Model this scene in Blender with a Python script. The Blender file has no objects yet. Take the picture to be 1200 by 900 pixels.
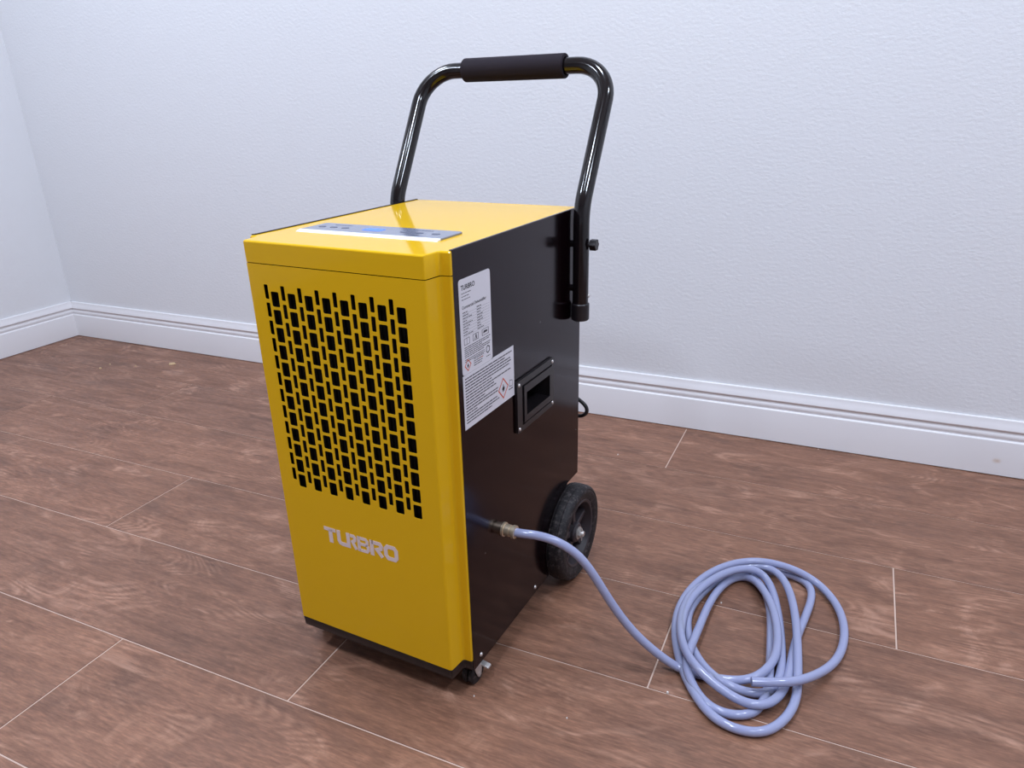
import bpy, bmesh, math, random
from mathutils import Vector, Matrix

random.seed(7)
scene = bpy.context.scene
C = scene.collection

# ------------------------------------------------------------------ camera
F_PX, PITCH, YAW, ROLL = 857.084, 0.393233, -0.439612, -0.025711
CAM = Vector((2.834505, -1.885590, 0.852484))
PPX, PPY = 596.218, 472.028
fwd = Vector((math.sin(YAW) * math.cos(PITCH), math.cos(YAW) * math.cos(PITCH), -math.sin(PITCH)))
rgt = Vector((math.cos(YAW), -math.sin(YAW), 0))
upv = rgt.cross(fwd)
r2 = math.cos(ROLL) * rgt + math.sin(ROLL) * upv
u2 = -math.sin(ROLL) * rgt + math.cos(ROLL) * upv
cam_data = bpy.data.cameras.new('camera')
cam = bpy.data.objects.new('camera', cam_data)
C.objects.link(cam)
cam.matrix_world = Matrix(((r2.x, u2.x, -fwd.x, CAM.x), (r2.y, u2.y, -fwd.y, CAM.y), (r2.z, u2.z, -fwd.z, CAM.z), (0, 0, 0, 1)))
cam_data.sensor_fit = 'HORIZONTAL'
cam_data.sensor_width = 36.0
cam_data.lens = F_PX / 1200 * 36.0
cam_data.shift_x = -(PPX - 600) / 1200
cam_data.shift_y = (PPY - 450) / 1200
cam_data.clip_start = 0.02
scene.camera = cam

# ------------------------------------------------------------------ light
world = bpy.data.worlds.new('world')
scene.world = world
world.use_nodes = True
world.node_tree.nodes['Background'].inputs[0].default_value = (0.75, 0.8, 1.0, 1)
world.node_tree.nodes['Background'].inputs[1].default_value = 0.05
ROOM_X, ROOM_Y, ROOM_Z = 5.0, -5.6, 2.5
LIGHT_COL = (0.745, 0.835, 1.0)
def ceiling_lamp(x, y, energy, size=0.26):
    l = bpy.data.lights.new('ceiling_lamp', 'AREA')
    l.shape = 'DISK'
    l.size = size
    l.energy = energy
    l.color = LIGHT_COL
    o = bpy.data.objects.new('ceiling_lamp', l)
    o.location = (x, y, ROOM_Z - 0.03)
    C.objects.link(o)
for lx, ly, le in ((0.9, -0.85, 16), (2.35, -0.85, 16), (3.8, -0.85, 16), (0.9, -2.0, 19), (2.35, -2.0, 19), (3.8, -2.0, 19)):
    ceiling_lamp(lx, ly, le)
vs = scene.view_settings
vs.view_transform = 'Standard'
vs.look = 'None'
vs.gamma = 1.0
vs.use_curve_mapping = False
vs.exposure = 0.14

# ------------------------------------------------------------------ materials
def lin(c):
    return tuple((v / 255 / 12.92) if v / 255 <= 0.04045 else ((v / 255 + 0.055) / 1.055) ** 2.4 for v in c) + (1.0,)
def mat(name, col, rough=0.5, metal=0.0, spec=0.5, coat=0.0, coat_rough=0.1):
    m = bpy.data.materials.new(name)
    m.use_nodes = True
    b = m.node_tree.nodes['Principled BSDF']
    b.inputs['Base Color'].default_value = lin(col)
    b.inputs['Roughness'].default_value = rough
    b.inputs['Metallic'].default_value = metal
    b.inputs['Specular IOR Level'].default_value = spec
    b.inputs['Coat Weight'].default_value = coat
    b.inputs['Coat Roughness'].default_value = coat_rough
    return m
def nd(m, t, **kw):
    n = m.node_tree.nodes.new(t)
    for k, v in kw.items():
        setattr(n, k, v)
    return n
def ln(m, a, b):
    m.node_tree.links.new(a, b)
def bsdf(m):
    return m.node_tree.nodes['Principled BSDF']
def noise(m, vec, scale, detail=2.0, rough=0.5, dist=0.0):
    n = nd(m, 'ShaderNodeTexNoise')
    n.inputs['Scale'].default_value = scale
    n.inputs['Detail'].default_value = detail
    n.inputs['Roughness'].default_value = rough
    n.inputs['Distortion'].default_value = dist
    if vec is not None:
        ln(m, vec, n.inputs['Vector'])
    return n.outputs['Fac']
def ramp(m, fac, stops):
    r = nd(m, 'ShaderNodeValToRGB')
    e = r.color_ramp.elements
    while len(e) < len(stops):
        e.new(0.5)
    for i, (p, c) in enumerate(stops):
        e[i].position = p
        e[i].color = c if len(c) == 4 else lin(c)
    ln(m, fac, r.inputs['Fac'])
    return r.outputs['Color']
def mathn(m, op, a, b=0.0):
    n = nd(m, 'ShaderNodeMath', operation=op)
    for i, v in enumerate((a, b)):
        if isinstance(v, (int, float)):
            n.inputs[i].default_value = v
        else:
            ln(m, v, n.inputs[i])
    return n.outputs[0]
def mixc(m, fac, a, b, blend='MIX'):
    n = nd(m, 'ShaderNodeMix', data_type='RGBA', blend_type=blend)
    for sock, v in ((n.inputs[0], fac), (n.inputs[6], a), (n.inputs[7], b)):
        if isinstance(v, (int, float)):
            sock.default_value = v
        elif isinstance(v, tuple):
            sock.default_value = v
        else:
            ln(m, v, sock)
    return n.outputs[2]
def bump(m, height, strength, distance):
    n = nd(m, 'ShaderNodeBump')
    n.inputs['Strength'].default_value = strength
    n.inputs['Distance'].default_value = distance
    ln(m, height, n.inputs['Height'])
    ln(m, n.outputs[0], bsdf(m).inputs['Normal'])
def scaled(m, vec, s):
    n = nd(m, 'ShaderNodeVectorMath', operation='MULTIPLY')
    ln(m, vec, n.inputs[0])
    n.inputs[1].default_value = s
    return n.outputs[0]

# wall paint with orange-peel texture
M_wall = mat('wall_paint', (229, 230, 232), 0.6, spec=0.3)
tc = nd(M_wall, 'ShaderNodeTexCoord').outputs['Object']
n1 = noise(M_wall, scaled(M_wall, tc, (1.0, 1.0, 1.7)), 85, 3, 0.55)
n2 = noise(M_wall, tc, 34, 2, 0.5)
peel = ramp(M_wall, n1, [(0.38, (0, 0, 0, 1)), (0.66, (1, 1, 1, 1))])
pm = mathn(M_wall, 'MULTIPLY', peel, n2)
bump(M_wall, pm, 0.32, 0.0014)
M_trim = mat('trim_paint', (233, 231, 232), 0.45, spec=0.4)
tcs = nd(M_trim, 'ShaderNodeTexCoord').outputs['Object']
# a small brown scuff on the skirting face
vd = nd(M_trim, 'ShaderNodeVectorMath', operation='DISTANCE')
ln(M_trim, scaled(M_trim, tcs, (1.0, 0.0, 1.5)), vd.inputs[0])
vd.inputs[1].default_value = (3.221, 0.0, 0.0386 * 1.5)
scuff = ramp(M_trim, vd.outputs['Value'], [(0.001, (1, 1, 1, 1)), (0.012, (0, 0, 0, 1))])
scf = mathn(M_trim, 'MULTIPLY', scuff, noise(M_trim, tcs, 120, 3))
ln(M_trim, mixc(M_trim, scf, lin((233, 231, 232)), lin((196, 160, 120))), bsdf(M_trim).inputs['Base Color'])
M_ceil = mat('ceiling_paint', (235, 235, 236), 0.8)

# wood-look plank
M_wood = mat('oak_plank', (140, 105, 92), 0.42, spec=0.35)
tco = nd(M_wood, 'ShaderNodeTexCoord').outputs['Object']
oi = nd(M_wood, 'ShaderNodeObjectInfo')
cx = nd(M_wood, 'ShaderNodeCombineXYZ')
ln(M_wood, mathn(M_wood, 'MULTIPLY', oi.outputs['Random'], 41.0), cx.inputs[0])
ln(M_wood, mathn(M_wood, 'MULTIPLY', oi.outputs['Random'], 17.3), cx.inputs[1])
ln(M_wood, mathn(M_wood, 'MULTIPLY', oi.outputs['Random'], 9.1), cx.inputs[2])
va = nd(M_wood, 'ShaderNodeVectorMath', operation='ADD')
ln(M_wood, tco, va.inputs[0]); ln(M_wood, cx.outputs[0], va.inputs[1])
P = va.outputs[0]
big = noise(M_wood, scaled(M_wood, P, (2.4, 7.0, 1)), 1.4, 6, 0.65, 0.8)
mid = noise(M_wood, scaled(M_wood, P, (3.0, 26.0, 1)), 1.6, 6, 0.62, 0.9)
fine = noise(M_wood, scaled(M_wood, P, (22.0, 150.0, 1)), 1.8, 5, 0.7)
blotch = noise(M_wood, scaled(M_wood, P, (5.0, 9.0, 1)), 1.2, 5, 0.65, 1.2)
base = ramp(M_wood, big, [(0.28, (108, 84, 74)), (0.46, (139, 105, 89)), (0.60, (150, 114, 96)), (0.78, (166, 130, 112))])
streak = ramp(M_wood, mid, [(0.30, (78, 58, 50)), (0.50, (140, 107, 92)), (0.72, (176, 141, 122))])
c1 = mixc(M_wood, 0.30, base, streak)
fr = ramp(M_wood, fine, [(0.25, (70, 70, 70)), (0.52, (128, 128, 128)), (0.8, (182, 180, 178))])
c2 = mixc(M_wood, 0.72, c1, fr, 'OVERLAY')
# growth-ring contour lines inside some areas
ringn = noise(M_wood, scaled(M_wood, P, (1.5, 6.0, 1)), 1.1, 2, 0.4, 0.4)
rs = mathn(M_wood, 'SINE', mathn(M_wood, 'MULTIPLY', ringn, 190.0))
rmask = ramp(M_wood, blotch, [(0.5, (0, 0, 0, 1)), (0.66, (1, 1, 1, 1))])
rfac = mathn(M_wood, 'MULTIPLY', mathn(M_wood, 'MULTIPLY', mathn(M_wood, 'ADD', rs, 1.0), 0.5), mathn(M_wood, 'MULTIPLY', rmask, 0.30))
c3 = mixc(M_wood, rfac, c2, lin((186, 152, 134)))
# whitish rub and dark smudge patches
rub = ramp(M_wood, blotch, [(0.60, (0, 0, 0, 1)), (0.78, (1, 1, 1, 1))])
c4 = mixc(M_wood, mathn(M_wood, 'MULTIPLY', rub, 0.35), c3, lin((172, 146, 134)))
dk = ramp(M_wood, blotch, [(0.26, (1, 1, 1, 1)), (0.42, (0, 0, 0, 1))])
c5 = mixc(M_wood, mathn(M_wood, 'MULTIPLY', dk, 0.45), c4, lin((98, 76, 68)))
# slightly different tone per plank
tone = ramp(M_wood, oi.outputs['Random'], [(0.0, (122, 122, 124)), (1.0, (136, 133, 130))])
c6 = mixc(M_wood, 0.6, c5, tone, 'OVERLAY')
c7 = scaled(M_wood, c6, (2.12, 1.86, 1.62))
ln(M_wood, c7, bsdf(M_wood).inputs['Base Color'])
rgh = ramp(M_wood, mid, [(0.3, (0.50, 0.50, 0.50, 1)), (0.7, (0.38, 0.38, 0.38, 1))])
ln(M_wood, rgh, bsdf(M_wood).inputs['Roughness'])
bump(M_wood, mathn(M_wood, 'ADD', fine, mathn(M_wood, 'MULTIPLY', rfac, 0.6)), 0.22, 0.0006)
M_joint = mat('plank_joint', (200, 174, 158), 0.8)

M_yellow = mat('yellow_paint', (226, 178, 27), 0.08, spec=0.16)
M_black = mat('black_powder_coat', (11, 3, 5), 0.14, spec=0.27)
bsdf(M_black).inputs['Specular Tint'].default_value = (1.0, 0.76, 0.94, 1)
tcb = nd(M_black, 'ShaderNodeTexCoord').outputs['Object']
vor = nd(M_black, 'ShaderNodeTexVoronoi')
vor.inputs['Scale'].default_value = 26
ln(M_black, tcb, vor.inputs['Vector'])
speck = ramp(M_black, vor.outputs['Distance'], [(0.018, (1, 1, 1, 1)), (0.034, (0, 0, 0, 1))])
ln(M_black, mixc(M_black, mathn(M_black, 'MULTIPLY', speck, 0.5), lin((11, 3, 5)), lin((170, 160, 160))), bsdf(M_black).inputs['Base Color'])
M_tube = mat('gloss_black_tube', (18, 14, 16), 0.12, spec=0.55)
M_foam = mat('grip_foam', (38, 32, 38), 0.85, spec=0.2)
bump(M_foam, noise(M_foam, nd(M_foam, 'ShaderNodeTexCoord').outputs['Object'], 900, 2), 0.35, 0.0006)
M_plastic = mat('black_plastic', (24, 20, 23), 0.38)
M_dark = mat('grille_dark', (14, 11, 12), 0.7, spec=0.2)
M_rubber = mat('tyre_rubber', (30, 27, 29), 0.6, spec=0.35)
tcr = nd(M_rubber, 'ShaderNodeTexCoord').outputs['Object']
dust = ramp(M_rubber, noise(M_rubber, tcr, 130, 5, 0.7), [(0.50, (30, 27, 29)), (0.74, (96, 88, 88))])
ln(M_rubber, dust, bsdf(M_rubber).inputs['Base Color'])
M_rim = mat('wheel_rim_plastic', (52, 46, 50), 0.45)
M_brass = mat('nickel_brass', (214, 198, 172), 0.34, metal=0.75)
M_steel = mat('zinc_steel', (206, 202, 198), 0.34, metal=0.6)
M_silver = mat('panel_silver', (128, 134, 152), 0.12, metal=0.2, spec=0.5)
M_bezel = mat('panel_edge_white', (236, 238, 242), 0.25)
M_logo = mat('logo_white', (226, 210, 208), 0.45)
M_label = mat('label_white', (222, 220, 226), 0.40)
M_ink = mat('label_ink', (62, 58, 66), 0.6)
M_inkd = mat('label_ink_dark', (26, 24, 28), 0.6)
M_orange = mat('label_orange', (206, 78, 36), 0.6)
M_btn = mat('panel_print', (92, 96, 112), 0.4)
M_blue = mat('display_blue', (80, 120, 240), 0.4)
bsdf(M_blue).inputs['Emission Color'].default_value = lin((70, 120, 255))
bsdf(M_blue).inputs['Emission Strength'].default_value = 0.35
M_hose = mat('hose_pvc', (154, 159, 190), 0.13, spec=0.5)
bsdf(M_hose).inputs['Subsurface Weight'].default_value = 0.35
bsdf(M_hose).inputs['Subsurface Radius'].default_value = (0.006, 0.006, 0.008)
bsdf(M_hose).inputs['Subsurface Scale'].default_value = 1.0
M_bore = mat('hose_bore_shade', (112, 118, 150), 0.5)  # darker hose colour, paints the shade inside the bore
M_crumb = mat('crumb_wood', (206, 178, 140), 0.8)
M_grit = mat('crumb_white', (226, 220, 214), 0.7)

# ------------------------------------------------------------------ mesh helpers
class MB:
    def __init__(self):
        self.v = []; self.f = []; self.m = []
    def add(self, verts, faces, mi=0):
        o = len(self.v)
        self.v += [tuple(q) for q in verts]
        self.f += [tuple(i + o for i in fc) for fc in faces]
        self.m += [mi] * len(faces)
        return self
    def box(self, x0, x1, y0, y1, z0, z1, mi=0):
        v = [(x, y, z) for z in (z0, z1) for y in (y0, y1) for x in (x0, x1)]
        return self.add(v, [(0, 2, 3, 1), (4, 5, 7, 6), (0, 1, 5, 4), (2, 6, 7, 3), (0, 4, 6, 2), (1, 3, 7, 5)], mi)
    def prism(self, poly, fn, a, b, mi=0):
        """poly: 2-D outline; fn(u, v, w) -> 3-D point; w runs from a to b"""
        n = len(poly)
        v = [fn(u, w_, a) for u, w_ in poly] + [fn(u, w_, b) for u, w_ in poly]
        f = [(i, (i + 1) % n, (i + 1) % n + n, i + n) for i in range(n)] + [tuple(range(n))[::-1], tuple(range(n, 2 * n))]
        return self.add(v, f, mi)
    def strip(self, prof, fn, ts, mi=0):
        """open profile of 2-D points swept over the parameter list ts"""
        n = len(prof)
        v = [fn(u, w_, t) for t in ts for u, w_ in prof]
        f = [(k * n + i, k * n + i + 1, (k + 1) * n + i + 1, (k + 1) * n + i) for k in range(len(ts) - 1) for i in range(n - 1)]
        return self.add(v, f, mi)
    def lathe(self, prof, origin, axis, n=32, mi=0, closed=True):
        """prof: (radius, distance along axis)"""
        a = Vector(axis).normalized()
        t = Vector((0, 0, 1)) if abs(a.z) < 0.9 else Vector((1, 0, 0))
        e1 = a.cross(t).normalized(); e2 = a.cross(e1)
        o = Vector(origin)
        v = []
        for r, d in prof:
            for k in range(n):
                an = 2 * math.pi * k / n
                v.append(o + a * d + e1 * (r * math.cos(an)) + e2 * (r * math.sin(an)))
        m = len(prof)
        rng = range(m) if closed else range(m - 1)
        f = [(i * n + k, i * n + (k + 1) % n, ((i + 1) % m) * n + (k + 1) % n, ((i + 1) % m) * n + k) for i in rng for k in range(n)]
        if not closed:
            f += [tuple(range(n))[::-1], tuple(range((m - 1) * n, m * n))]
        return self.add(v, f, mi)
    def tube(self, path, r, n=16, caps=True, mi=0):
        pts = [Vector(q) for q in path]
        T = []
        for i in range(len(pts)):
            T.append((pts[min(i + 1, len(pts) - 1)] - pts[max(i - 1, 0)]).normalized())
        ref = Vector((0, 0, 1)) if abs(T[0].z) < 0.9 else Vector((1, 0, 0))
        N = (ref - T[0] * ref.dot(T[0])).normalized()
        v = []
        for i, q in enumerate(pts):
            N = (N - T[i] * N.dot(T[i])).normalized()
            B = T[i].cross(N)
            rr = r[i] if isinstance(r, (list, tuple)) else r
            for k in range(n):
                an = 2 * math.pi * k / n
                v.append(q + N * (rr * math.cos(an)) + B * (rr * math.sin(an)))
        m = len(pts)
        f = [(i * n + k, i * n + (k + 1) % n, (i + 1) * n + (k + 1) % n, (i + 1) * n + k) for i in range(m - 1) for k in range(n)]
        if caps:
            f += [tuple(range(n))[::-1], tuple(range((m - 1) * n, m * n))]
        return self.add(v, f, mi)
    def mesh(self, name, mats, sharp=0.6):
        me = bpy.data.meshes.new(name)
        me.from_pydata(self.v, [], self.f)
        for m_ in (mats if isinstance(mats, (list, tuple)) else [mats]):
            me.materials.append(m_)
        for p_, mi in zip(me.polygons, self.m):
            p_.material_index = mi
        bm = bmesh.new(); bm.from_mesh(me)
        bmesh.ops.recalc_face_normals(bm, faces=bm.faces)
        bm.to_mesh(me); bm.free()
        me.shade_smooth()
        me.set_sharp_from_angle(angle=sharp)
        return me
    def build(self, name, mats, parent=None, bevel=0.0, seg=2, sharp=0.6, label=None):
        o = bpy.data.objects.new(name, self.mesh(name, mats, sharp))
        C.objects.link(o)
        o.parent = parent
        if bevel:
            b = o.modifiers.new('bevel', 'BEVEL')
            b.width = bevel; b.segments = seg; b.limit_method = 'ANGLE'; b.angle_limit = 0.6
            b.harden_normals = False
        if label:
            o['label'] = label
        return o
def link_mesh(name, me, parent, label=None):
    o = bpy.data.objects.new(name, me)
    C.objects.link(o); o.parent = parent
    if label: o['label'] = label
    return o
def tag(o, label=None, cat=None, group=None, kind=None):
    if label: o['label'] = label
    if cat: o['category'] = cat
    if group: o['group'] = group
    if kind: o['kind'] = kind
    return o
def rrect(x0, x1, y0, y1, r, n=3):
    out = []
    for cx_, cy_, a0 in ((x1 - r, y1 - r, 0), (x0 + r, y1 - r, 90), (x0 + r, y0 + r, 180), (x1 - r, y0 + r, 270)):
        for k in range(n + 1):
            a = math.radians(a0 + 90 * k / n)
            out.append((cx_ + r * math.cos(a), cy_ + r * math.sin(a)))
    return out
def plate_with_holes(outline, holes, thick):
    """2-D filled outline with real holes -> list of verts (u, v, w) and faces; w in [0, thick]"""
    cu = bpy.data.curves.new('tmp_plate', 'CURVE')
    cu.dimensions = '2D'; cu.fill_mode = 'BOTH'; cu.extrude = thick / 2
    for pl in [outline] + holes:
        sp = cu.splines.new('POLY')
        sp.points.add(len(pl) - 1)
        for i, (u, v) in enumerate(pl):
            sp.points[i].co = (u, v, 0, 1)
        sp.use_cyclic_u = True
    o = bpy.data.objects.new('tmp_plate', cu)
    C.objects.link(o)
    dg = bpy.context.evaluated_depsgraph_get()
    me = bpy.data.meshes.new_from_object(o.evaluated_get(dg))
    V = [(v.co.x, v.co.y, v.co.z + thick / 2) for v in me.vertices]
    Fc = [tuple(p_.vertices) for p_ in me.polygons]
    bpy.data.objects.remove(o); bpy.data.curves.remove(cu); bpy.data.meshes.remove(me)
    return V, Fc
def text_mesh(txt, size, bold=0.0):
    cu = bpy.data.curves.new('tmp_text', 'FONT')
    cu.body = txt; cu.size = size; cu.offset = bold
    o = bpy.data.objects.new('tmp_text', cu)
    C.objects.link(o)
    dg = bpy.context.evaluated_depsgraph_get()
    me = bpy.data.meshes.new_from_object(o.evaluated_get(dg))
    V = [(v.co.x, v.co.y) for v in me.vertices]
    Fc = [tuple(p_.vertices) for p_ in me.polygons]
    bpy.data.objects.remove(o); bpy.data.curves.remove(cu); bpy.data.meshes.remove(me)
    return V, Fc
def catmull(pts, sub=6):
    P_ = [Vector(q) for q in pts]
    out = []
    for i in range(len(P_) - 1):
        p0 = P_[max(i - 1, 0)]; p1 = P_[i]; p2 = P_[i + 1]; p3 = P_[min(i + 2, len(P_) - 1)]
        for k in range(sub):
            t = k / sub
            out.append(0.5 * ((2 * p1) + (p2 - p0) * t + (2 * p0 - 5 * p1 + 4 * p2 - p3) * t * t + (3 * p1 - p0 - 3 * p2 + p3) * t ** 3))
    out.append(P_[-1])
    return out
def relax(pts, it):
    P_ = [Vector(q) for q in pts]
    for _ in range(it):
        Q = P_[:]
        for i in range(1, len(P_) - 1):
            Q[i] = P_[i] * 0.5 + (P_[i - 1] + P_[i + 1]) * 0.25
        P_ = Q
    return P_

# ------------------------------------------------------------------ room shell
PW, PL, GAP = 0.2453, 1.22, 0.0026
fl = MB().box(0, ROOM_X, ROOM_Y, 0, -0.05, -0.0010).build('floor', M_joint)
tag(fl, 'wood-look plank floor in warm brown oak tones with pale joints', 'floor', kind='structure')
starts = {-1: 2.497, 0: 0.906, 1: 0.5585, 2: 1.4246, 3: 2.1414, 4: 1.7784, 5: 0.74, 6: 1.12, 7: 0.36}
plank_cache = {}
row = -2
while True:
    ytop = min(-0.0005, -0.5105 - PW * (row - 1))                # row 1 starts at -0.5105
    ybot = max(ROOM_Y, -0.5105 - PW * row)
    if ytop <= ROOM_Y + 0.01:
        break
    if ytop - ybot > 0.012:
        s = starts.get(row, random.uniform(0, PL)) % PL
        edges = [0.0] + [s + k * PL for k in range(6) if 0.03 < s + k * PL < ROOM_X - 0.03] + [ROOM_X]
        for xa, xb in zip(edges[:-1], edges[1:]):
            w = round(xb - xa - GAP, 4); d = round(ytop - ybot - GAP, 4)
            if (w, d) not in plank_cache:
                bvl = 0.0006
                mbp = MB()
                mbp.prism([(-w / 2, -0.0030), (w / 2, -0.0030), (w / 2, -bvl), (w / 2 - bvl, 0), (-w / 2 + bvl, 0), (-w / 2, -bvl)],
                          lambda u, v, t: (u, t, v), -d / 2, d / 2)
                plank_cache[(w, d)] = mbp.mesh('plank', M_wood, 0.3)
            o = link_mesh('plank', plank_cache[(w, d)], fl)
            o.location = ((xa + xb) / 2, (ytop + ybot) / 2, 0)
    row += 1
T = 0.12
wb = MB().box(-T, ROOM_X + T, 0, T, -0.05, ROOM_Z).build('wall_back', M_wall)
tag(wb, 'long white textured wall behind the dehumidifier', 'wall', kind='structure')
wl = MB().box(-T, 0, ROOM_Y, 0, -0.05, ROOM_Z).build('wall_left', M_wall)
tag(wl, 'white textured wall at the far left corner', 'wall', kind='structure')
wr = MB().box(ROOM_X, ROOM_X + T, ROOM_Y, 0, -0.05, ROOM_Z).build('wall_right', M_wall)
tag(wr, 'white textured wall closing the room on the right', 'wall', kind='structure')
wf = MB().box(-T, ROOM_X + T, ROOM_Y - T, ROOM_Y, -0.05, ROOM_Z).build('wall_front', M_wall)
tag(wf, 'white textured wall behind the viewer', 'wall', kind='structure')
ce = MB().box(-T, ROOM_X + T, ROOM_Y - T, T, ROOM_Z, ROOM_Z + 0.1).build('ceiling', M_ceil)
tag(ce, 'plain white ceiling of the room', 'ceiling', kind='structure')
prof = [(0, 0.002), (0.0150, 0.002), (0.0150, 0.0850), (0.0144, 0.0878), (0.0128, 0.0892), (0.0096, 0.0897), (0.0094, 0.0925),
        (0.0106, 0.0945), (0.0116, 0.0975), (0.0116, 0.1010), (0.0106, 0.1045), (0.0088, 0.1070), (0.0084, 0.1095), (0.0090, 0.1115),
        (0.0124, 0.1140), (0.0132, 0.1160), (0.0128, 0.1185), (0.0092, 0.1270), (0.0070, 0.1340), (0.0062, 0.1385), (0.0052, 0.1396), (0, 0.1396)]
b1 = MB(); b1.prism(prof, lambda u, v, t: (t, -u, v), 0.0, ROOM_X)
bb = b1.build('baseboard_back', M_trim, sharp=0.45)
tag(bb, 'white moulded skirting board along the long back wall', 'baseboard', kind='structure')
b2 = MB(); b2.prism(prof, lambda u, v, t: (u, t, v), ROOM_Y, -0.0002)
bl = b2.build('baseboard_left', M_trim, sharp=0.45)
tag(bl, 'white moulded skirting board along the left wall', 'baseboard', kind='structure')
b3 = MB(); b3.prism(prof, lambda u, v, t: (ROOM_X - u, t, v), ROOM_Y, -0.0002)
tag(b3.build('baseboard_right', M_trim, sharp=0.45), 'white moulded skirting board along the right wall', 'baseboard', kind='structure')

# ------------------------------------------------------------------ dehumidifier
dh = bpy.data.objects.new('dehumidifier', None)
C.objects.link(dh)
dh.location = (2.091244, -1.135724, 0)
dh.rotation_euler = (0, 0, -0.054068)
tag(dh, 'yellow and black portable dehumidifier on wheels with a tall black push handle', 'dehumidifier')
XL, W, D = -0.0168, 0.3103, 0.4379
BW, LIP = 0.2935, 0.0307
ZB, ZS, ZT = 0.0662, 0.6572, 0.6865
SIDE_B = 0.0445

def bulge_side(n=6):
    """plan profile of the right-hand edge of the front shell, from the flat front to the lip end"""
    out = [(0.2700, 0.0)]
    for k in range(n + 1):                       # rounded front corner
        a = math.radians(-90 + 82 * k / n)
        out.append((0.2894 + 0.0038 * math.cos(a), 0.0038 + 0.0038 * math.sin(a)))
    for k in range(n + 1):                       # concave return into the lip
        a = math.radians(172 - 82 * k / n)
        out.append((0.3000 + 0.0045 * math.cos(a), 0.0252 + 0.0045 * math.sin(a)))
    out += [(0.3050, 0.0298), (0.3088, 0.0302), (0.3101, 0.0314), (0.3101, 0.0345)]
    return out
R_SIDE = bulge_side()
L_SIDE = [(BW - x, y) for x, y in R_SIDE][::-1]

# front panel: flat plate with a real punched grille, flanks curving back to the lips
holes = []
for j in range(12):
    for i in range(8):
        x = 0.0281 + i * 0.02975; zt_ = 0.6289 - j * 0.02535
        holes.append(rrect(x, x + 0.0071, zt_ - 0.0202, zt_, 0.0014, 2))
        x = 0.0391 + i * 0.02980; zt_ = 0.6199 - j * 0.02535
        holes.append(rrect(x, x + 0.0140, zt_ - 0.0212, zt_, 0.0022, 3))
FZ0, FZ1 = ZB, ZS - 0.0012
xa, xb = BW - 0.2700, 0.2700
V, Fc = plate_with_holes([(xa, FZ0), (xb, FZ0), (xb, FZ1), (xa, FZ1)], holes, 0.0007)
fp = MB()
fp.add([(u, w, v) for u, v, w in V], Fc)
def front_side(prof, z0, z1):
    ts = [z0, z1]
    fp.strip(prof, lambda u, v, t: (u, v, t), ts)
    inner = [(u, v + 0.0016) for u, v in prof]
    fp.strip(inner, lambda u, v, t: (u, v, t), ts)
    for z in ts:                                    # top and bottom rims
        n = len(prof)
        fp.add([(u, v, z) for u, v in prof] + [(u, v, z) for u, v in inner], [(i, i + 1, n + i + 1, n + i) for i in range(n - 1)])
front_side(R_SIDE, FZ0, FZ1)
front_side(L_SIDE, FZ0, FZ1)
front = fp.build('front_panel', M_yellow, dh, sharp=0.5, label='glossy yellow front panel with a punched slot grille')

# wordmark on the front panel: strokes of the letters T U R B R O
lg = MB()
S = 0.0262                                            # letter height
def stroke(pts, w=0.0068, closed=False, dy=-0.0004):
    """pts in metres from the lower left corner of the wordmark"""
    n = len(pts)
    L_, R_ = [], []
    for i in range(n):
        p = Vector(pts[i])
        if closed or 0 < i < n - 1:
            d1 = (p - Vector(pts[i - 1])).normalized(); d2 = (Vector(pts[(i + 1) % n]) - p).normalized()
            nn = (Vector((-d1.y, d1.x)) + Vector((-d2.y, d2.x)))
            nn = nn.normalized() / max(0.6, math.cos(d1.angle(d2) / 2))
        else:
            d = (Vector(pts[1]) - p) if i == 0 else (p - Vector(pts[n - 2]))
            d.normalize(); nn = Vector((-d.y, d.x))
        L_.append(p + nn * w / 2); R_.append(p - nn * w / 2)
    for i in (range(n) if closed else range(n - 1)):
        j = (i + 1) % n
        q = [L_[i], L_[j], R_[j], R_[i]]
        lg.prism([(a.x + 0.0765, a.y) for a in q], lambda u, v, t: (u, t, v + 0.2340), dy, -0.00001)
hw = 0.0031
TP, BT = S - hw, hw
stroke([(0.0, TP), (0.0225, TP)], 0.0062)
stroke([(0.0120, TP), (0.0120, 0.0)], 0.0074)
stroke([(0.0278, S), (0.0278, 0.0080), (0.0296, 0.0046), (0.0330, BT + 0.0003), (0.0425, BT + 0.0003), (0.0458, BT + 0.0003), (0.0458, S)], 0.0066)
stroke([(0.0500, TP), (0.0566, TP), (0.0588, 0.0204), (0.0582, 0.0164), (0.0536, 0.0128), (0.0600, 0.0008)], 0.0056)
bx0, bx1, bw_ = 0.0658, 0.0822, 0.0052
stroke([(bx0, 0.0), (bx0, S)], bw_)
stroke([(bx0, S - 0.0026), (bx1 - 0.0030, S - 0.0026), (bx1 - 0.0006, 0.0206), (bx1 - 0.0010, 0.0162), (bx1 - 0.0034, 0.0136), (bx0, 0.0136)], bw_)
stroke([(bx1 - 0.0034, 0.0136), (bx1 + 0.0002, 0.0110), (bx1 + 0.0004, 0.0058), (bx1 - 0.0022, 0.0026), (bx0, 0.0026)], bw_)
stroke([(0.0898, 0.0), (0.0898, S)], 0.0068)
stroke([(0.0898, TP), (0.1050, TP), (0.1072, 0.0196), (0.1060, 0.0150), (0.0990, 0.0118), (0.1080, 0.0010)], 0.0062)
stroke([(0.1150, 0.0080), (0.1150, 0.0186), (0.1186, TP), (0.1304, TP), (0.1338, 0.0190), (0.1338, 0.0072), (0.1306, BT), (0.1190, BT)], 0.0066, closed=True)
lg.build('wordmark', M_logo, front, label='pale TURBRO wordmark on the yellow front')

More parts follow.
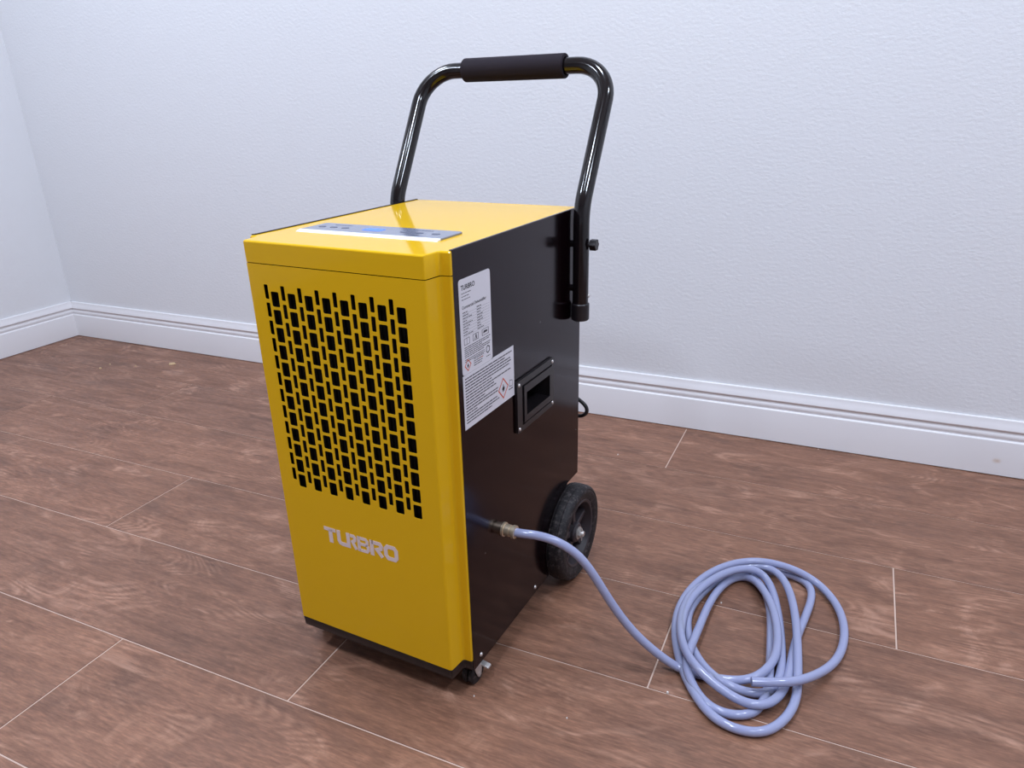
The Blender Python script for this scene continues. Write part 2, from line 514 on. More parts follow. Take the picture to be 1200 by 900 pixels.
# dark filter screen behind the grille
fs = MB()
fs.box(0.020, 0.274, 0.0105, 0.0125, 0.30, 0.642)
for k in range(42):
    x = 0.0225 + k * 0.0060
    fs.box(x, x + 0.0009, 0.0088, 0.0105, 0.30, 0.642)
fs.build('filter_screen', M_dark, dh)

# yellow top cover with its front cap
def outline_plan(inset=0.0):
    right = [(x, y) for x, y in R_SIDE]
    left = [(x, y) for x, y in L_SIDE]
    return left + right
tcv = MB()
pl = outline_plan()
cap_in = [(x, y) for x, y in pl]
n = len(pl)
def off_plan(d):
    out = []
    for x, y in pl:
        out.append((x + (0.5 * d if x < 0.02 else (-0.5 * d if x > 0.28 else 0)), y + d))
    return out
rings = [(ZS, 0.0002), (ZT - 0.0022, 0.0), (ZT - 0.0009, 0.0007), (ZT, 0.0024)]
vv = []
for z, d in rings:
    vv += [(x, y, z) for x, y in off_plan(d)]
ff = [(k * n + i, k * n + i + 1, (k + 1) * n + i + 1, (k + 1) * n + i) for k in range(len(rings) - 1) for i in range(n - 1)]
tcv.add(vv, ff)
tp = off_plan(0.0024)
top_poly = tp + [(W - 0.0042, 0.0375), (W - 0.0042, D - 0.001), (XL + 0.0042, D - 0.001), (XL + 0.0042, 0.0375)]
tcv.add([(x, y, ZT) for x, y in top_poly], [tuple(range(len(top_poly)))])
bot = off_plan(0.0002)
tcv.add([(x, y, ZS) for x, y in bot] + [(x, y + 0.003, ZS) for x, y in bot], [(i, i + 1, n + i + 1, n + i) for i in range(n - 1)])
tcv.add([(XL + .0042, D - .001, ZT), (W - .0042, D - .001, ZT), (W - .0042, D - .001, ZT - .012), (XL + .0042, D - .001, ZT - .012)], [(0, 1, 2, 3)])
tcv.build('top_cover', M_yellow, dh, sharp=0.5, label='yellow top cover with a rounded front cap')

# side panels: sheet with wheel cut-out; right one has an opening for the carry recess
WR, WY = 0.0925, 0.3915
arc = [(WY + 0.0965 * math.cos(math.radians(a)), WR + 0.0965 * math.sin(math.radians(a))) for a in range(208, 95, -8)]
arc = [(arc[0][0], SIDE_B)] + arc
side_out = [(0.0345, SIDE_B)] + arc + [(WY, 0.195), (D, 0.195), (D, ZT + 0.0012), (0.0345, ZT + 0.0012)]
CH = (0.2170, 0.3030, 0.4010, 0.4400)                 # carry opening y0 y1 z0 z1
V, Fc = plate_with_holes(side_out, [[(CH[0], CH[2]), (CH[1], CH[2]), (CH[1], CH[3]), (CH[0], CH[3])]], 0.0036)
sp = MB(); sp.add([(W - w, u, v) for u, v, w in V], Fc)
right_panel = sp.build('side_panel', M_black, dh, bevel=0.0012, label='black powder-coated side panel')
sp = MB(); V, Fc = plate_with_holes(side_out, [], 0.0036)
sp.add([(XL + w, u, v) for u, v, w in V], Fc)
sp.build('side_panel', M_black, dh, bevel=0.0012, label='black powder-coated side panel')
bk = MB().box(XL + 0.004, W - 0.004, D - 0.004, D, 0.195, ZT - 0.001)
bk.build('back_panel', M_black, dh, label='black rear panel')
for k in range(9):
    MB().box(0.05, 0.24, D, D + 0.004, 0.42 + k * 0.022, 0.428 + k * 0.022).build('vent_slat', M_black, dh)
# chassis: floor pan, inner wheel housing and the black skirt under the front
ch = MB()
ch.box(XL + 0.004, W - 0.004, 0.034, 0.287, SIDE_B, SIDE_B + 0.010)
ch.box(0.0035, BW - 0.0035, 0.287, D - 0.004, 0.052, 0.193)
ch.box(XL + 0.004, W - 0.004, 0.283, 0.287, SIDE_B + 0.01, 0.165)
ch.box(XL + 0.004, W - 0.004, 0.300, D - 0.002, 0.191, 0.195)
ch.build('chassis', M_black, dh)
sk = MB()
skp = off_plan(0.0018)
zs = [(ZB - 0.0006, 0.0014), (ZB - 0.0035, 0.0006), (0.0490, 0.0016), (0.0450, 0.0050), (0.0430, 0.0120)]
vv = []
for z, d in zs:
    vv += [(x, y, z) for x, y in off_plan(d)]
sk.add(vv, [(k * n + i, k * n + i + 1, (k + 1) * n + i + 1, (k + 1) * n + i) for k in range(len(zs) - 1) for i in range(n - 1)])
sk.add([(x, y, ZB - 0.0006) for x, y in off_plan(0.0014)] + [(XL + 0.004, 0.040, ZB - 0.0006), (W - 0.004, 0.040, ZB - 0.0006)][::-1], [tuple(range(n + 2))])
sk.add([(x, y, 0.0430) for x, y in off_plan(0.0120)] + [(W - 0.004, 0.034, 0.0430), (XL + 0.004, 0.034, 0.0430)], [tuple(range(n + 2))])
sk.build('base_skirt', M_plastic, dh, sharp=0.7, label='black plastic skirt under the yellow front')

# control panel on the top cover
CPX0, CPX1, CPY0, CPY1 = 0.0220, 0.2600, 0.0805, 0.1470
cp = MB()
z0, z1 = ZT - 0.0002, ZT + 0.0026
yb = CPY0 + 0.0090
r = 0.004
outl = [(CPX0, yb), (CPX1, yb), (CPX1, CPY1 - r), (CPX1 - r, CPY1), (CPX0 + r, CPY1), (CPX0, CPY1 - r)]
cp.prism(outl, lambda u, v, t: (u, v, t), z0, z1)
cpo = cp.build('control_panel', M_silver, dh, bevel=0.0006, label='silver grey control panel with a blue display')
ed = MB()
ed.prism([(CPY0, z0), (yb, z0), (yb, z1), (CPY0 + 0.0006, z0 + 0.0008)], lambda u, v, t: (t, u, v), CPX0, CPX1)
ed.build('panel_edge', M_bezel, cpo, label='bright white sloping front edge')
ds = MB(); ds.prism(rrect(0.116, 0.148, 0.108, 0.126, 0.004), lambda u, v, t: (u, v, t), z1 - 0.0002, z1 + 0.0003)
ds.build('display', M_blue, cpo, label='blue lit display')
for bx_ in (0.035, 0.056, 0.077, 0.178, 0.204, 0.230):
    bt = MB(); bt.prism(rrect(bx_, bx_ + 0.011, 0.112, 0.120, 0.003), lambda u, v, t: (u, v, t), z1 - 0.0002, z1 + 0.0004)
    bt.build('button', M_btn, cpo)
for bx_ in (0.050, 0.190):
    bt = MB(); bt.prism([(bx_, 0.133), (bx_ + 0.03, 0.133), (bx_ + 0.03, 0.1355), (bx_, 0.1355)], lambda u, v, t: (u, v, t), z1 - 0.0002, z1 + 0.0002)
    bt.build('button_print', M_btn, cpo)

# push handle
TX_R, TX_L, TY = W + 0.0165, XL - 0.0165, 0.400
ZB_T, ZK = 0.5205, 0.690
LEAN = 0.580
TOPZ = 0.9018
TOPY = TY + LEAN * (TOPZ - ZK)
def fillet(pts, radii, n=10):
    out = [Vector(pts[0])]
    for i in range(1, len(pts) - 1):
        p = Vector(pts[i]); a = (Vector(pts[i - 1]) - p).normalized(); b = (Vector(pts[i + 1]) - p).normalized()
        ang = a.angle(b); d = radii[i] / math.tan(ang / 2)
        c = p + (a + b).normalized() * (radii[i] / math.sin(ang / 2))
        s_ = p + a * d - c; e_ = p + b * d - c
        tot = s_.angle(e_); ax = s_.cross(e_).normalized()
        for k in range(n + 1):
            out.append(c + Matrix.Rotation(tot * k / n, 3, ax) @ s_)
    out.append(Vector(pts[-1]))
    return out
hp = fillet([(TX_R, TY, ZB_T), (TX_R, TY, ZK), (TX_R, TOPY, TOPZ), (TX_L, TOPY, TOPZ), (TX_L, TY, ZK), (TX_L, TY, ZB_T)], [0, 0.09, 0.062, 0.062, 0.09, 0])
handle = MB().tube(hp, 0.0132, 24).build('handle', M_tube, dh, label='bent glossy black push handle')
GX0, GX1 = 0.0495, 0.2445
MB().lathe([(0.0145, 0), (0.0188, 0.0003), (0.0196, 0.0018), (0.0196, GX1 - GX0 - 0.0018), (0.0188, GX1 - GX0 - 0.0003), (0.0145, GX1 - GX0)],
           (GX0, TOPY, TOPZ), (1, 0, 0), 36).build('grip', M_foam, handle, label='matt black foam grip sleeve')
for tx in (TX_R, TX_L):
    sgn = 1 if tx == TX_R else -1
    e = MB().lathe([(0.0005, -0.014), (0.0135, -0.014), (0.0152, -0.0122), (0.0152, 0.0135), (0.0140, 0.0150), (0.0005, 0.0150)], (tx, TY, ZB_T), (0, 0, 1), 28, closed=False)
    e.build('end_cap', M_plastic, handle, label='black rubber tube end cap')
    kn = MB()
    kp = []
    for k in range(24):
        a = 2 * math.pi * k / 24
        rr = 0.0088 + 0.0010 * math.cos(6 * a)
        kp.append((rr * math.cos(a), rr * math.sin(a)))
    zk = 0.6330
    kn.prism(kp, lambda u, v, t: (t, TY + u, zk + v), tx + sgn * 0.0165, tx + sgn * 0.0275)
    kn.lathe([(0.0042, 0), (0.0042, 0.007)], (tx + sgn * 0.0115, TY, zk), (sgn, 0, 0), 14, closed=False)
    kn.build('clamp_knob', M_plastic, handle, bevel=0.0008)
    MB().lathe([(0.0055, 0.0), (0.0055, 0.012)], (tx - sgn * 0.0195, TY, zk), (sgn, 0, 0), 14, closed=False).build('bolt', M_tube, handle)
    MB().lathe([(0.0055, 0.0), (0.0055, 0.012)], (tx - sgn * 0.0195, TY, 0.560), (sgn, 0, 0), 14, closed=False).build('bolt', M_tube, handle)
    MB().lathe([(0.0030, 0.0), (0.0034, 0.0012), (0.0026, 0.0024)], (tx + sgn * 0.0123, TY + 0.003, 0.5480), (sgn, 0, 0), 12, closed=False).build('rivet', M_steel, handle)

# carry recess on the right side
cr_plate_out = rrect(0.1893, 0.3200, 0.3795, 0.4640, 0.003)
V, Fc = plate_with_holes(cr_plate_out, [[(0.2055, 0.3885), (0.3125, 0.3885), (0.3125, 0.4535), (0.2055, 0.4535)]], 0.0042)
cm = MB(); cm.add([(W + w, u, v) for u, v, w in V], Fc)
carry = cm.build('carry_handle', M_plastic, dh, bevel=0.0010, label='recessed black carry grip screwed to the side')
V, Fc = plate_with_holes([(0.2100, 0.3915), (0.3100, 0.3915), (0.3100, 0.4515), (0.2100, 0.4515)], [[(CH[0] + .001, CH[2] + .001), (CH[1] - .001, CH[2] + .001), (CH[1] - .001, CH[3] - .001), (CH[0] + .001, CH[3] - .001)]], 0.0055)
cm = MB(); cm.add([(W + w, u, v) for u, v, w in V], Fc)
cm.build('inner_frame', M_plastic, carry, bevel=0.0012)
cup = MB()
y0, y1, z0, z1, xd = CH[0] + .001, CH[1] - .001, CH[2] + .001, CH[3] - .001, W - 0.034
cup.add([(W, y0, z0), (W, y1, z0), (W, y1, z1), (W, y0, z1), (xd, y0 + .004, z0 + .002), (xd, y1 - .004, z0 + .002), (xd, y1 - .004, z1), (xd, y0 + .004, z1)],
        [(0, 1, 5, 4), (1, 2, 6, 5), (2, 3, 7, 6), (3, 0, 4, 7), (4, 5, 6, 7)])
cup.build('recess_cup', M_plastic, carry)
for y, z in ((0.1955, 0.4575), (0.3145, 0.4575), (0.3145, 0.3855), (0.1955, 0.3855)):
    MB().lathe([(0.0002, 0.0014), (0.0022, 0.0012), (0.0030, 0.0)], (W + 0.0042, y, z), (1, 0, 0), 14, closed=False).build('screw', M_steel, carry)
for y, z in ((0.2495, 0.0565), (0.0575, 0.0590)):
    MB().lathe([(0.0002, 0.0022), (0.0026, 0.0018), (0.0036, 0.0)], (W, y, z), (1, 0, 0), 14, closed=False).build('screw', M_steel, dh)

# ------------------------------------------------------------------ printed labels on the right side
def side_plate(name, poly, label):
    m_ = MB(); m_.prism(poly, lambda u, v, t: (t, u, v), W - 0.0002, W + 0.0005)
    return m_.build(name, M_label, dh, label=label)
PXS = W + 0.00062
class Print(MB):
    def rect(self, y0, y1, z0, z1):
        return self.add([(PXS, y0, z0), (PXS, y1, z0), (PXS, y1, z1), (PXS, y0, z1)], [(0, 1, 2, 3)])
    def words(self, y0, y1, z, h=0.0011, mean=0.0045, ragged=True):
        y = y0
        while y < y1 - 0.001:
            L = random.uniform(0.5, 1.5) * mean
            e = min(y + L, y1)
            self.rect(y, e, z - h / 2, z + h / 2)
            y = e + 0.0009
        return self
    def txt(self, s, y, z, size, bold=0.0):
        V_, F_ = text_mesh(s, size, bold)
        return self.add([(PXS, y + u, z + v) for u, v in V_], F_)
    def poly(self, pts):
        return self.add([(PXS, a, b) for a, b in pts], [tuple(range(len(pts)))])
    def frame(self, pts, w):
        cy_ = sum(a for a, b in pts) / len(pts); cz_ = sum(b for a, b in pts) / len(pts)
        inn = [(a + (cy_ - a) * w, b + (cz_ - b) * w) for a, b in pts]
        n_ = len(pts)
        return self.add([(PXS, a, b) for a, b in pts] + [(PXS, a, b) for a, b in inn], [(i, (i + 1) % n_, n_ + (i + 1) % n_, n_ + i) for i in range(n_)])
def flame(pr, cy_, cz_, s):
    pr.poly([(cy_ + a * s, cz_ + b * s) for a, b in ((-0.28, -0.45), (0.28, -0.45), (0.42, -0.1), (0.30, 0.15), (0.18, 0.05), (0.12, 0.42), (-0.05, 0.62), (-0.06, 0.25), (-0.25, 0.08), (-0.38, -0.15))])
    pr.rect(cy_ - 0.32 * s, cy_ + 0.32 * s, cz_ - 0.62 * s, cz_ - 0.52 * s)
# rating label
la = side_plate('rating_label', rrect(0.0452, 0.1248, 0.5222, 0.6482, 0.0045), 'white rating sticker with small print')
pr = Print()
pr.txt('TURBRO', 0.0500, 0.6342, 0.0088, 0.0002)
pr.build('printed_brand', M_inkd, la)
pr = Print()
pr.txt('Commercial Dehumidifier', 0.0510, 0.6098, 0.0058, 0.00008)
pr.build('printed_title', M_inkd, la)
pr = Print()
for z, e in ((0.6298, 0.074), (0.6258, 0.069), (0.6218, 0.072)):
    pr.words(0.0508, e, z, 0.0009, 0.006)
for k in range(9):
    z = 0.6050 - k * 0.0037
    pr.words(0.0515, random.uniform(0.060, 0.078), z, 0.0011, 0.006)
    pr.words(0.0870, random.uniform(0.095, 0.106), z, 0.0012, 0.006)
    pr.rect(0.0510, 0.1205, z - 0.0019, z - 0.0017)
for y, w_ in ((0.0520, 0.014), (0.0740, 0.015), (0.0980, 0.018)):   # three symbol boxes
    pr.frame([(y, 0.5620), (y + w_, 0.5620), (y + w_, 0.5710), (y, 0.5710)], 0.14)
pr.rect(0.0586, 0.0594, 0.562, 0.571)
pr.poly([(0.078, 0.563), (0.082, 0.570), (0.0835, 0.570), (0.085, 0.563), (0.083, 0.563), (0.0815, 0.567), (0.080, 0.563)])
pr.poly([(0.101, 0.565), (0.112, 0.5655), (0.113, 0.568), (0.103, 0.5685)])
for k in range(6):
    pr.words(0.0520, (0.120, 0.117, 0.098, 0.120, 0.119, 0.102)[k], 0.5585 - k * 0.0026, 0.0011, 0.0075)
for k in range(2):
    pr.words(0.0520, 0.104, 0.5420 - k * 0.0024, 0.0010, 0.006)
for k in range(4):
    pr.words(0.0740, 0.101 - 0.002 * k, 0.5375 - k * 0.0030, 0.0011, 0.006)
pr.frame([(0.112, 0.534), (0.1175, 0.537), (0.1175, 0.543), (0.112, 0.546), (0.1075, 0.543), (0.1075, 0.537)], 0.3)
pr.words(0.1075, 0.118, 0.5305, 0.0011, 0.004)
pr.build('printed_text', M_ink, la)
pr = Print()
cy_, cz_ = 0.0590, 0.5340
pr.frame([(cy_, cz_ - 0.0085), (cy_ + 0.0085, cz_), (cy_, cz_ + 0.0085), (cy_ - 0.0085, cz_)], 0.22)
pr.rect(0.086, 0.098, 0.5340, 0.5350)
pr.build('hazard_diamond', M_orange, la, label='small orange flame warning diamond')
pr = Print(); flame(pr, cy_, cz_, 0.0052); pr.build('flame_symbol', M_inkd, la)
# warning label
lb = side_plate('warning_label', [(0.0450, 0.4455), (0.1870, 0.4455), (0.1870, 0.5228), (0.1252, 0.5228), (0.1252, 0.5218), (0.0450, 0.5218)], 'white warning sticker with a flame diamond')
pr = Print()
for k in range(16):
    z = 0.5165 - k * 0.00415
    e = (0.181, 0.160, 0.176, 0.178, 0.172, 0.120, 0.176, 0.128, 0.132, 0.100, 0.138, 0.136, 0.078, 0.134, 0.140, 0.118)[k]
    if k in (5, 9, 12):
        pr.words(0.0495, e, z, 0.0016, 0.008)
    else:
        pr.words(0.0495, e, z, 0.0017, 0.009)
oy, oz = 0.1530, 0.4680
pr.frame([(oy + 0.0175, oz - 0.004), (oy + 0.028, oz - 0.006), (oy + 0.028, oz + 0.004), (oy + 0.0195, oz + 0.006)], 0.18)
pr.words(oy + 0.0165, oy + 0.030, oz - 0.0085, 0.0018, 0.005)
pr.build('printed_text', M_ink, lb)
pr = Print()
pr.frame([(oy, oz - 0.0165), (oy + 0.0155, oz), (oy, oz + 0.0165), (oy - 0.0155, oz)], 0.17)
pr.build('hazard_diamond', M_orange, lb, label='orange flame warning diamond')
pr = Print(); flame(pr, oy, oz + 0.001, 0.0095); pr.build('flame_symbol', M_inkd, lb)

# ------------------------------------------------------------------ wheels, casters, drain, cord
WR, WY = 0.0925, 0.3915
def wheel(xi, sgn):
    """xi: inner face x, sgn: outward direction"""
    w = bpy.data.objects.new('wheel', None); C.objects.link(w); w.parent = dh
    w['label'] = 'black rubber wheel with a dark spoked rim'
    o = (xi, WY, WR); ax = (sgn, 0, 0)
    wd = 0.040
    tyre = [(0.066, 0.002), (0.080, 0.0), (0.0880, 0.0015), (0.0908, 0.0050), (0.0895, 0.0062), (0.0915, 0.0074), (0.0922, 0.0110), (0.0905, 0.0122), (0.0922, 0.0134),
            (WR, 0.018), (0.0922, wd - 0.0134), (0.0905, wd - 0.0122), (0.0922, wd - 0.0110), (0.0915, wd - 0.0074), (0.0905, wd - 0.0040), (0.0880, wd - 0.0012), (0.0850, wd), (0.0835, wd - 0.0010), (0.0815, wd), (0.0760, wd + 0.0004), (0.0740, wd - 0.0008), (0.0700, wd - 0.0004), (0.066, wd - 0.003)]
    MB().lathe(tyre, o, ax, 64).build('tyre', M_rubber, w, sharp=0.9)
    rim = MB()
    rim.lathe([(0.066, 0.004), (0.0665, wd - 0.004), (0.0640, wd - 0.0025), (0.0600, wd - 0.0040), (0.0570, wd - 0.013), (0.0545, wd - 0.020), (0.0540, 0.010), (0.058, 0.004)], o, ax, 56)
    rim.lathe([(0.006, 0.004), (0.054, 0.010), (0.054, 0.0135), (0.006, 0.0135)], o, ax, 40)
    rm = rim.build('rim', M_rim, w, sharp=0.7)
    hub = MB().lathe([(0.0060, 0.010), (0.0205, 0.0120), (0.0195, wd - 0.009), (0.0170, wd - 0.0065), (0.0060, wd - 0.0060)], o, ax, 32)
    hub.build('hub', M_rim, w)
    for k in range(5):
        a = 2 * math.pi * k / 5 + 0.35
        s_ = MB()
        c_, s2 = math.cos(a), math.sin(a)
        def fn(u, v, t):
            return (xi + sgn * t, WY + c_ * u - s2 * v, WR + s2 * u + c_ * v)
        s_.prism([(0.0185, -0.0062), (0.0560, -0.0045), (0.0560, 0.0045), (0.0185, 0.0062)], fn, 0.0125, wd - 0.0135)
        s_.build('spoke', M_rim, w, bevel=0.0015)
    MB().lathe([(0.0003, wd + 0.006), (0.0050, wd + 0.0055), (0.0058, wd + 0.0040), (0.0058, wd - 0.010), (0.0003, wd - 0.010)], o, ax, 20).build('axle_end', M_steel, w)
    MB().lathe([(0.0060, wd - 0.0058), (0.0125, wd - 0.0058), (0.0125, wd - 0.0038), (0.0060, wd - 0.0038)], o, ax, 28).build('washer', M_steel, w)
    nut = MB()
    hexp = [(0.0092 * math.cos(math.pi / 3 * k), 0.0092 * math.sin(math.pi / 3 * k)) for k in range(6)]
    nut.prism(hexp, lambda u, v, t: (xi + sgn * t, WY + u, WR + v), wd - 0.0036, wd + 0.0010)
    nut.build('axle_nut', M_steel, w, bevel=0.0008)
    pin = MB().tube([(xi + sgn * (wd + 0.002), WY - 0.002, WR + 0.013), (xi + sgn * (wd + 0.002), WY - 0.001, WR), (xi + sgn * (wd + 0.002), WY - 0.003, WR - 0.013)], 0.0011, 8)
    pin.build('split_pin', M_steel, w)
    return w
wheel(0.2985, 1)
wheel(BW - 0.2985, -1)
MB().tube([(BW - 0.303, WY, WR), (0.303, WY, WR)], 0.0062, 16).build('axle', M_steel, dh)

def caster(cx_, cy_, out):
    c = bpy.data.objects.new('caster', None); C.objects.link(c); c.parent = dh
    c['label'] = 'small swivel caster with a zinc fork and brake tab'
    rw = 0.0195
    zc = rw
    for k in (-1, 1):
        MB().lathe([(0.004, 0.0), (rw - 0.003, 0.0), (rw, 0.0022), (rw, 0.0068), (rw - 0.003, 0.009), (0.004, 0.009)], (cx_ + (0.001 if k > 0 else -0.010), cy_ + 0.006, zc), (1, 0, 0), 28).build('caster_wheel', M_rubber, c)
    MB().tube([(cx_ - 0.0135, cy_ + 0.006, zc), (cx_ + 0.0135, cy_ + 0.006, zc)], 0.003, 12).build('caster_axle', M_steel, c)
    for sx in (-1, 1):
        f_ = MB()
        f_.prism([(-0.008, 0.0405), (0.010, 0.0405), (0.0125, 0.026), (0.0105, 0.014), (0.0050, 0.012), (0.0010, 0.015), (-0.006, 0.030)],
                 lambda u, v, t: (t, cy_ + u, v), cx_ + sx * 0.0115, cx_ + sx * 0.0130)
        f_.build('fork_plate', M_steel, c, bevel=0.0004)
    MB().box(cx_ - 0.0130, cx_ + 0.0130, cy_ - 0.008, cy_ + 0.010, 0.0400, 0.0418).build('fork_top', M_steel, c)
    MB().lathe([(0.010, 0.0416), (0.010, 0.0446)], (cx_, cy_, 0), (0, 0, 1), 20, closed=False).build('swivel', M_steel, c)
    b = MB()
    b.prism([(0.004, 0.0330), (0.0240, 0.0290), (0.0250, 0.0262), (0.0225, 0.0258), (0.004, 0.0300)], lambda u, v, t: (cx_ + out * u, t, v), cy_ + 0.012, cy_ + 0.022)
    b.build('brake_tab', M_steel, c, bevel=0.0006)
    return c
caster(0.2930, 0.0530, 1)
caster(BW - 0.2930, 0.0530, -1)

DY, DZ = 0.1413, 0.2376
fit = MB().lathe([(0.0002, -0.002), (0.0115, -0.002), (0.0115, 0.003), (0.0095, 0.0034), (0.0095, 0.0120), (0.0080, 0.0125), (0.0080, 0.0160), (0.0105, 0.0164), (0.0105, 0.0212), (0.0082, 0.0216), (0.0068, 0.0220), (0.0068, 0.0115), (0.0002, 0.0115)], (W, DY, DZ), (1, 0, 0), 28)
fit.build('drain_fitting', M_brass, dh, sharp=0.5, label='nickel-plated brass drain outlet')
cordpts = [(0.262, D - 0.001, 0.352), (0.270, D + 0.016, 0.348), (0.292, D + 0.026, 0.336), (0.3105, D + 0.026, 0.325), (0.3170, D + 0.025, 0.315), (0.3140, D + 0.024, 0.306),
           (0.3010, D + 0.024, 0.300), (0.270, D + 0.023, 0.300), (0.230, D + 0.022, 0.312), (0.205, D + 0.021, 0.335), (0.220, D + 0.021, 0.360), (0.250, D + 0.018, 0.362), (0.272, D + 0.012, 0.345), (0.276, D + 0.010, 0.31), (0.262, D + 0.012, 0.27), (0.240, D + 0.010, 0.25), (0.225, D - 0.001, 0.25)]
MB().tube(catmull(cordpts, 6), 0.0036, 12).build('power_cord', M_plastic, dh, label='black power cord bundled behind the cabinet')

# ------------------------------------------------------------------ drain hose
HOSE_A = [(2.4207,-1.0120,0.2376), (2.4327,-1.0127,0.2376), (2.4409,-1.0124,0.2375), (2.4575,-1.0079,0.2374), (2.4764,-1.0027,0.2352), (2.5016,-0.9958,0.2251), (2.5231,-0.9899,0.2085), (2.5398,-0.9854,0.1868), (2.5555,-0.9810,0.1567), (2.5728,-0.9763,0.1246), (2.5931,-0.9708,0.0907), (2.6133,-0.9652,0.0646), (2.6363,-0.9589,0.0402), (2.6604,-0.9523,0.0209), (2.6782,-0.9488,0.0078), (2.6961,-0.9504,0.0078), (2.7137,-0.9510,0.0078), (2.7488,-0.9506,0.0110), (2.7739,-0.9495,0.0160), (2.7924,-0.9367,0.0160), (2.8076,-0.9220,0.0225), (2.8183,-0.8931,0.0225), (2.8211,-0.8582,0.0225), (2.8167,-0.8155,0.0225), (2.8062,-0.7676,0.0225), (2.7941,-0.7347,0.0225), (2.7771,-0.7020,0.0225), (2.7563,-0.6630,0.0140), (2.7381,-0.6614,0.0078), (2.7181,-0.6741,0.0078), (2.7022,-0.7209,0.0120), (2.6949,-0.7774,0.0120), (2.6946,-0.8334,0.0200), (2.6929,-0.8786,0.0200), (2.6904,-0.9108,0.0200), (2.6887,-0.9452,0.0215), (2.6984,-0.9674,0.0180), (2.7141,-0.9860,0.0078), (2.7337,-1.0075,0.0078), (2.7538,-1.0150,0.0078), (2.7770,-1.0144,0.0078), (2.7950,-1.0044,0.0078), (2.8077,-0.9910,0.0078), (2.8155,-0.9650,0.0078), (2.8171,-0.9245,0.0078), (2.8125,-0.8779,0.0078), (2.8070,-0.8236,0.0078), (2.8021,-0.7667,0.0078), (2.7942,-0.7219,0.0078), (2.7789,-0.6798,0.0078), (2.7570,-0.6520,0.0078)]
HOSE_B = [(2.7925,-0.9649,0.0360), (2.8070,-0.9598,0.0360), (2.8304,-0.9511,0.0360), (2.8465,-0.9424,0.0360), (2.8615,-0.9308,0.0340), (2.8848,-0.8900,0.0200), (2.9073,-0.8445,0.0085), (2.9189,-0.8035,0.0085), (2.9203,-0.7487,0.0085), (2.9127,-0.7035,0.0085), (2.8964,-0.6666,0.0085), (2.8710,-0.6349,0.0140), (2.8399,-0.6285,0.0220), (2.8087,-0.6275,0.0300), (2.7736,-0.6287,0.0300), (2.7479,-0.6349,0.0300), (2.7094,-0.6615,0.0300), (2.6769,-0.7094,0.0300), (2.6526,-0.7631,0.0220), (2.6468,-0.8209,0.0140), (2.6543,-0.8622,0.0090), (2.6670,-0.9026,0.0090), (2.6794,-0.9362,0.0090), (2.6950,-0.9643,0.0090), (2.7145,-0.9948,0.0090), (2.7360,-1.0204,0.0090), (2.7558,-1.0342,0.0090), (2.7810,-1.0408,0.0090), (2.8087,-1.0364,0.0090), (2.8249,-1.0261,0.0090), (2.8402,-1.0060,0.0090), (2.8538,-0.9751,0.0090), (2.8588,-0.9437,0.0120), (2.8567,-0.9065,0.0120), (2.8503,-0.8538,0.0220), (2.8465,-0.8136,0.0220), (2.8402,-0.7672,0.0220), (2.8294,-0.7061,0.0220), (2.8129,-0.6612,0.0220), (2.7937,-0.6362,0.0220), (2.7686,-0.6319,0.0220), (2.7421,-0.6437,0.0215), (2.7108,-0.6657,0.0215), (2.6818,-0.7069,0.0215), (2.6616,-0.7545,0.0215), (2.6558,-0.8136,0.0225), (2.6621,-0.8600,0.0225), (2.6720,-0.8974,0.0225), (2.6878,-0.9390,0.0350), (2.7060,-0.9622,0.0350), (2.7270,-0.9737,0.0280), (2.7581,-0.9888,0.0220), (2.7879,-0.9988,0.0220), (2.8129,-0.9926,0.0180), (2.8298,-0.9719,0.0180), (2.8401,-0.9337,0.0110), (2.8442,-0.8969,0.0110), (2.8422,-0.8427,0.0085), (2.8453,-0.8014,0.0085), (2.8527,-0.7571,0.0085), (2.8612,-0.6998,0.0085), (2.8634,-0.6618,0.0085), (2.8549,-0.6377,0.0085), (2.8353,-0.6260,0.0085), (2.8104,-0.6190,0.0085), (2.7802,-0.6257,0.0085), (2.7473,-0.6380,0.0085), (2.7160,-0.6615,0.0085), (2.6946,-0.6937,0.0085), (2.6815,-0.7328,0.0085), (2.6712,-0.7668,0.0085), (2.6664,-0.8025,0.0085), (2.6697,-0.8358,0.0085), (2.6797,-0.8694,0.0085), (2.6937,-0.8994,0.0085), (2.7114,-0.9261,0.0085), (2.7357,-0.9504,0.0120), (2.7584,-0.9635,0.0140), (2.7852,-0.9627,0.0100), (2.8096,-0.9588,0.0100), (2.8249,-0.9393,0.0085), (2.8311,-0.9154,0.0085), (2.8307,-0.8793,0.0085), (2.8256,-0.8345,0.0085), (2.8193,-0.7916,0.0085), (2.8112,-0.7464,0.0085), (2.7976,-0.6867,0.0085), (2.7833,-0.6559,0.0120), (2.7655,-0.6631,0.0300), (2.7452,-0.6608,0.0300), (2.7235,-0.6839,0.0340), (2.7042,-0.7077,0.0340), (2.6831,-0.7330,0.0280), (2.6667,-0.7719,0.0220), (2.6612,-0.8106,0.0220), (2.6634,-0.8547,0.0225), (2.6702,-0.8891,0.0225)]
def hose_path(raw):
    p_ = [Vector(q) for q in relax(raw, 1)]
    p_ = catmull(p_, 5)
    p_ = relax(p_, 5)
    return p_
hs = MB()
hs.tube(hose_path(HOSE_A), 0.0069, 16)
pb = hose_path(HOSE_B)
hs.tube(pb, 0.0069, 16)
ho = hs.build('drain_hose', M_hose, None, sharp=1.2)
tag(ho, 'translucent bluish drain hose coiled on the floor beside the dehumidifier', 'hose')
t0 = (pb[0] - pb[1]).normalized()
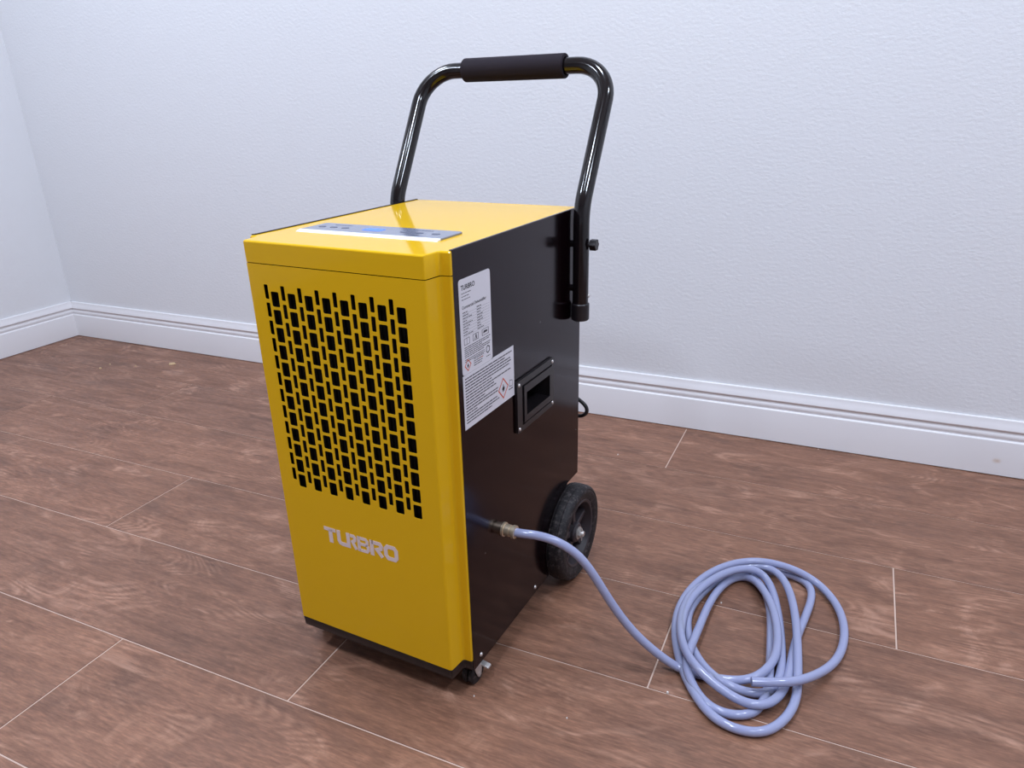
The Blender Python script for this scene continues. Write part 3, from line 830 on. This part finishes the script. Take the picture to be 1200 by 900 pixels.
MB().lathe([(0.0002, 0.0), (0.0048, 0.0), (0.0048, 0.0004), (0.0002, 0.0004)], pb[0], t0, 18).build('bore_shade_disc', M_bore, ho, label='darker disc on the hose end, coloured as the shade inside the bore')  # flat disc on the capped end; bore shade is only its colour

# ------------------------------------------------------------------ crumbs on the floor
def crumb(x, y, sx, sy, sz, m_, label, rot):
    mb = MB()
    pts = []
    for k in range(7):
        a = 2 * math.pi * k / 7
        rr = random.uniform(0.75, 1.1)
        pts.append((rr * math.cos(a) * sx, rr * math.sin(a) * sy))
    n_ = len(pts)
    v = [(a, b, 0) for a, b in pts] + [(a * 0.8, b * 0.75, sz) for a, b in pts]
    mb.add(v, [(i, (i + 1) % n_, n_ + (i + 1) % n_, n_ + i) for i in range(n_)] + [tuple(range(n_))[::-1], tuple(range(n_, 2 * n_))])
    o = mb.build('wood_chip' if sx > 0.006 else 'crumb', m_, None)
    o.location = (x, y, 0); o.rotation_euler = (0, 0, rot)
    tag(o, label, 'debris', None if sx > 0.006 else 'crumbs scattered on the floor')
crumb(0.679, -0.140, 0.0125, 0.0065, 0.006, M_crumb, 'pale wood chip lying near the skirting left of the machine', 0.6)
crumb(0.469, -0.268, 0.0050, 0.0040, 0.004, M_crumb, 'pale crumb nearest the left wall on the floor', 0.2)
crumb(0.461, -0.223, 0.0032, 0.0030, 0.003, M_crumb, 'tiny crumb just behind the pale crumb near the left wall', 1.0)
crumb(0.567, -0.202, 0.0034, 0.0030, 0.003, M_crumb, 'tiny crumb between the wood chip and the left corner', 0.2)
crumb(2.676, -1.000, 0.0022, 0.0022, 0.003, M_grit, 'bright white crumb on the plank joint left of the coiled hose', 0.2)
crumb(2.551, -1.108, 0.0016, 0.0012, 0.002, M_grit, 'white speck on the floor at the front between machine and hose', 0.2)
crumb(2.404, -1.124, 0.0013, 0.0012, 0.002, M_grit, 'white speck on the floor in front of the silver caster', 0.7)
crumb(2.368, -0.241, 0.0020, 0.0018, 0.002, M_grit, 'white speck on the floor between rear wheel and back skirting', 0.7)
crumb(2.714, -0.747, 0.0018, 0.0018, 0.002, M_grit, 'white speck on the floor inside the hose coil', 0.7)
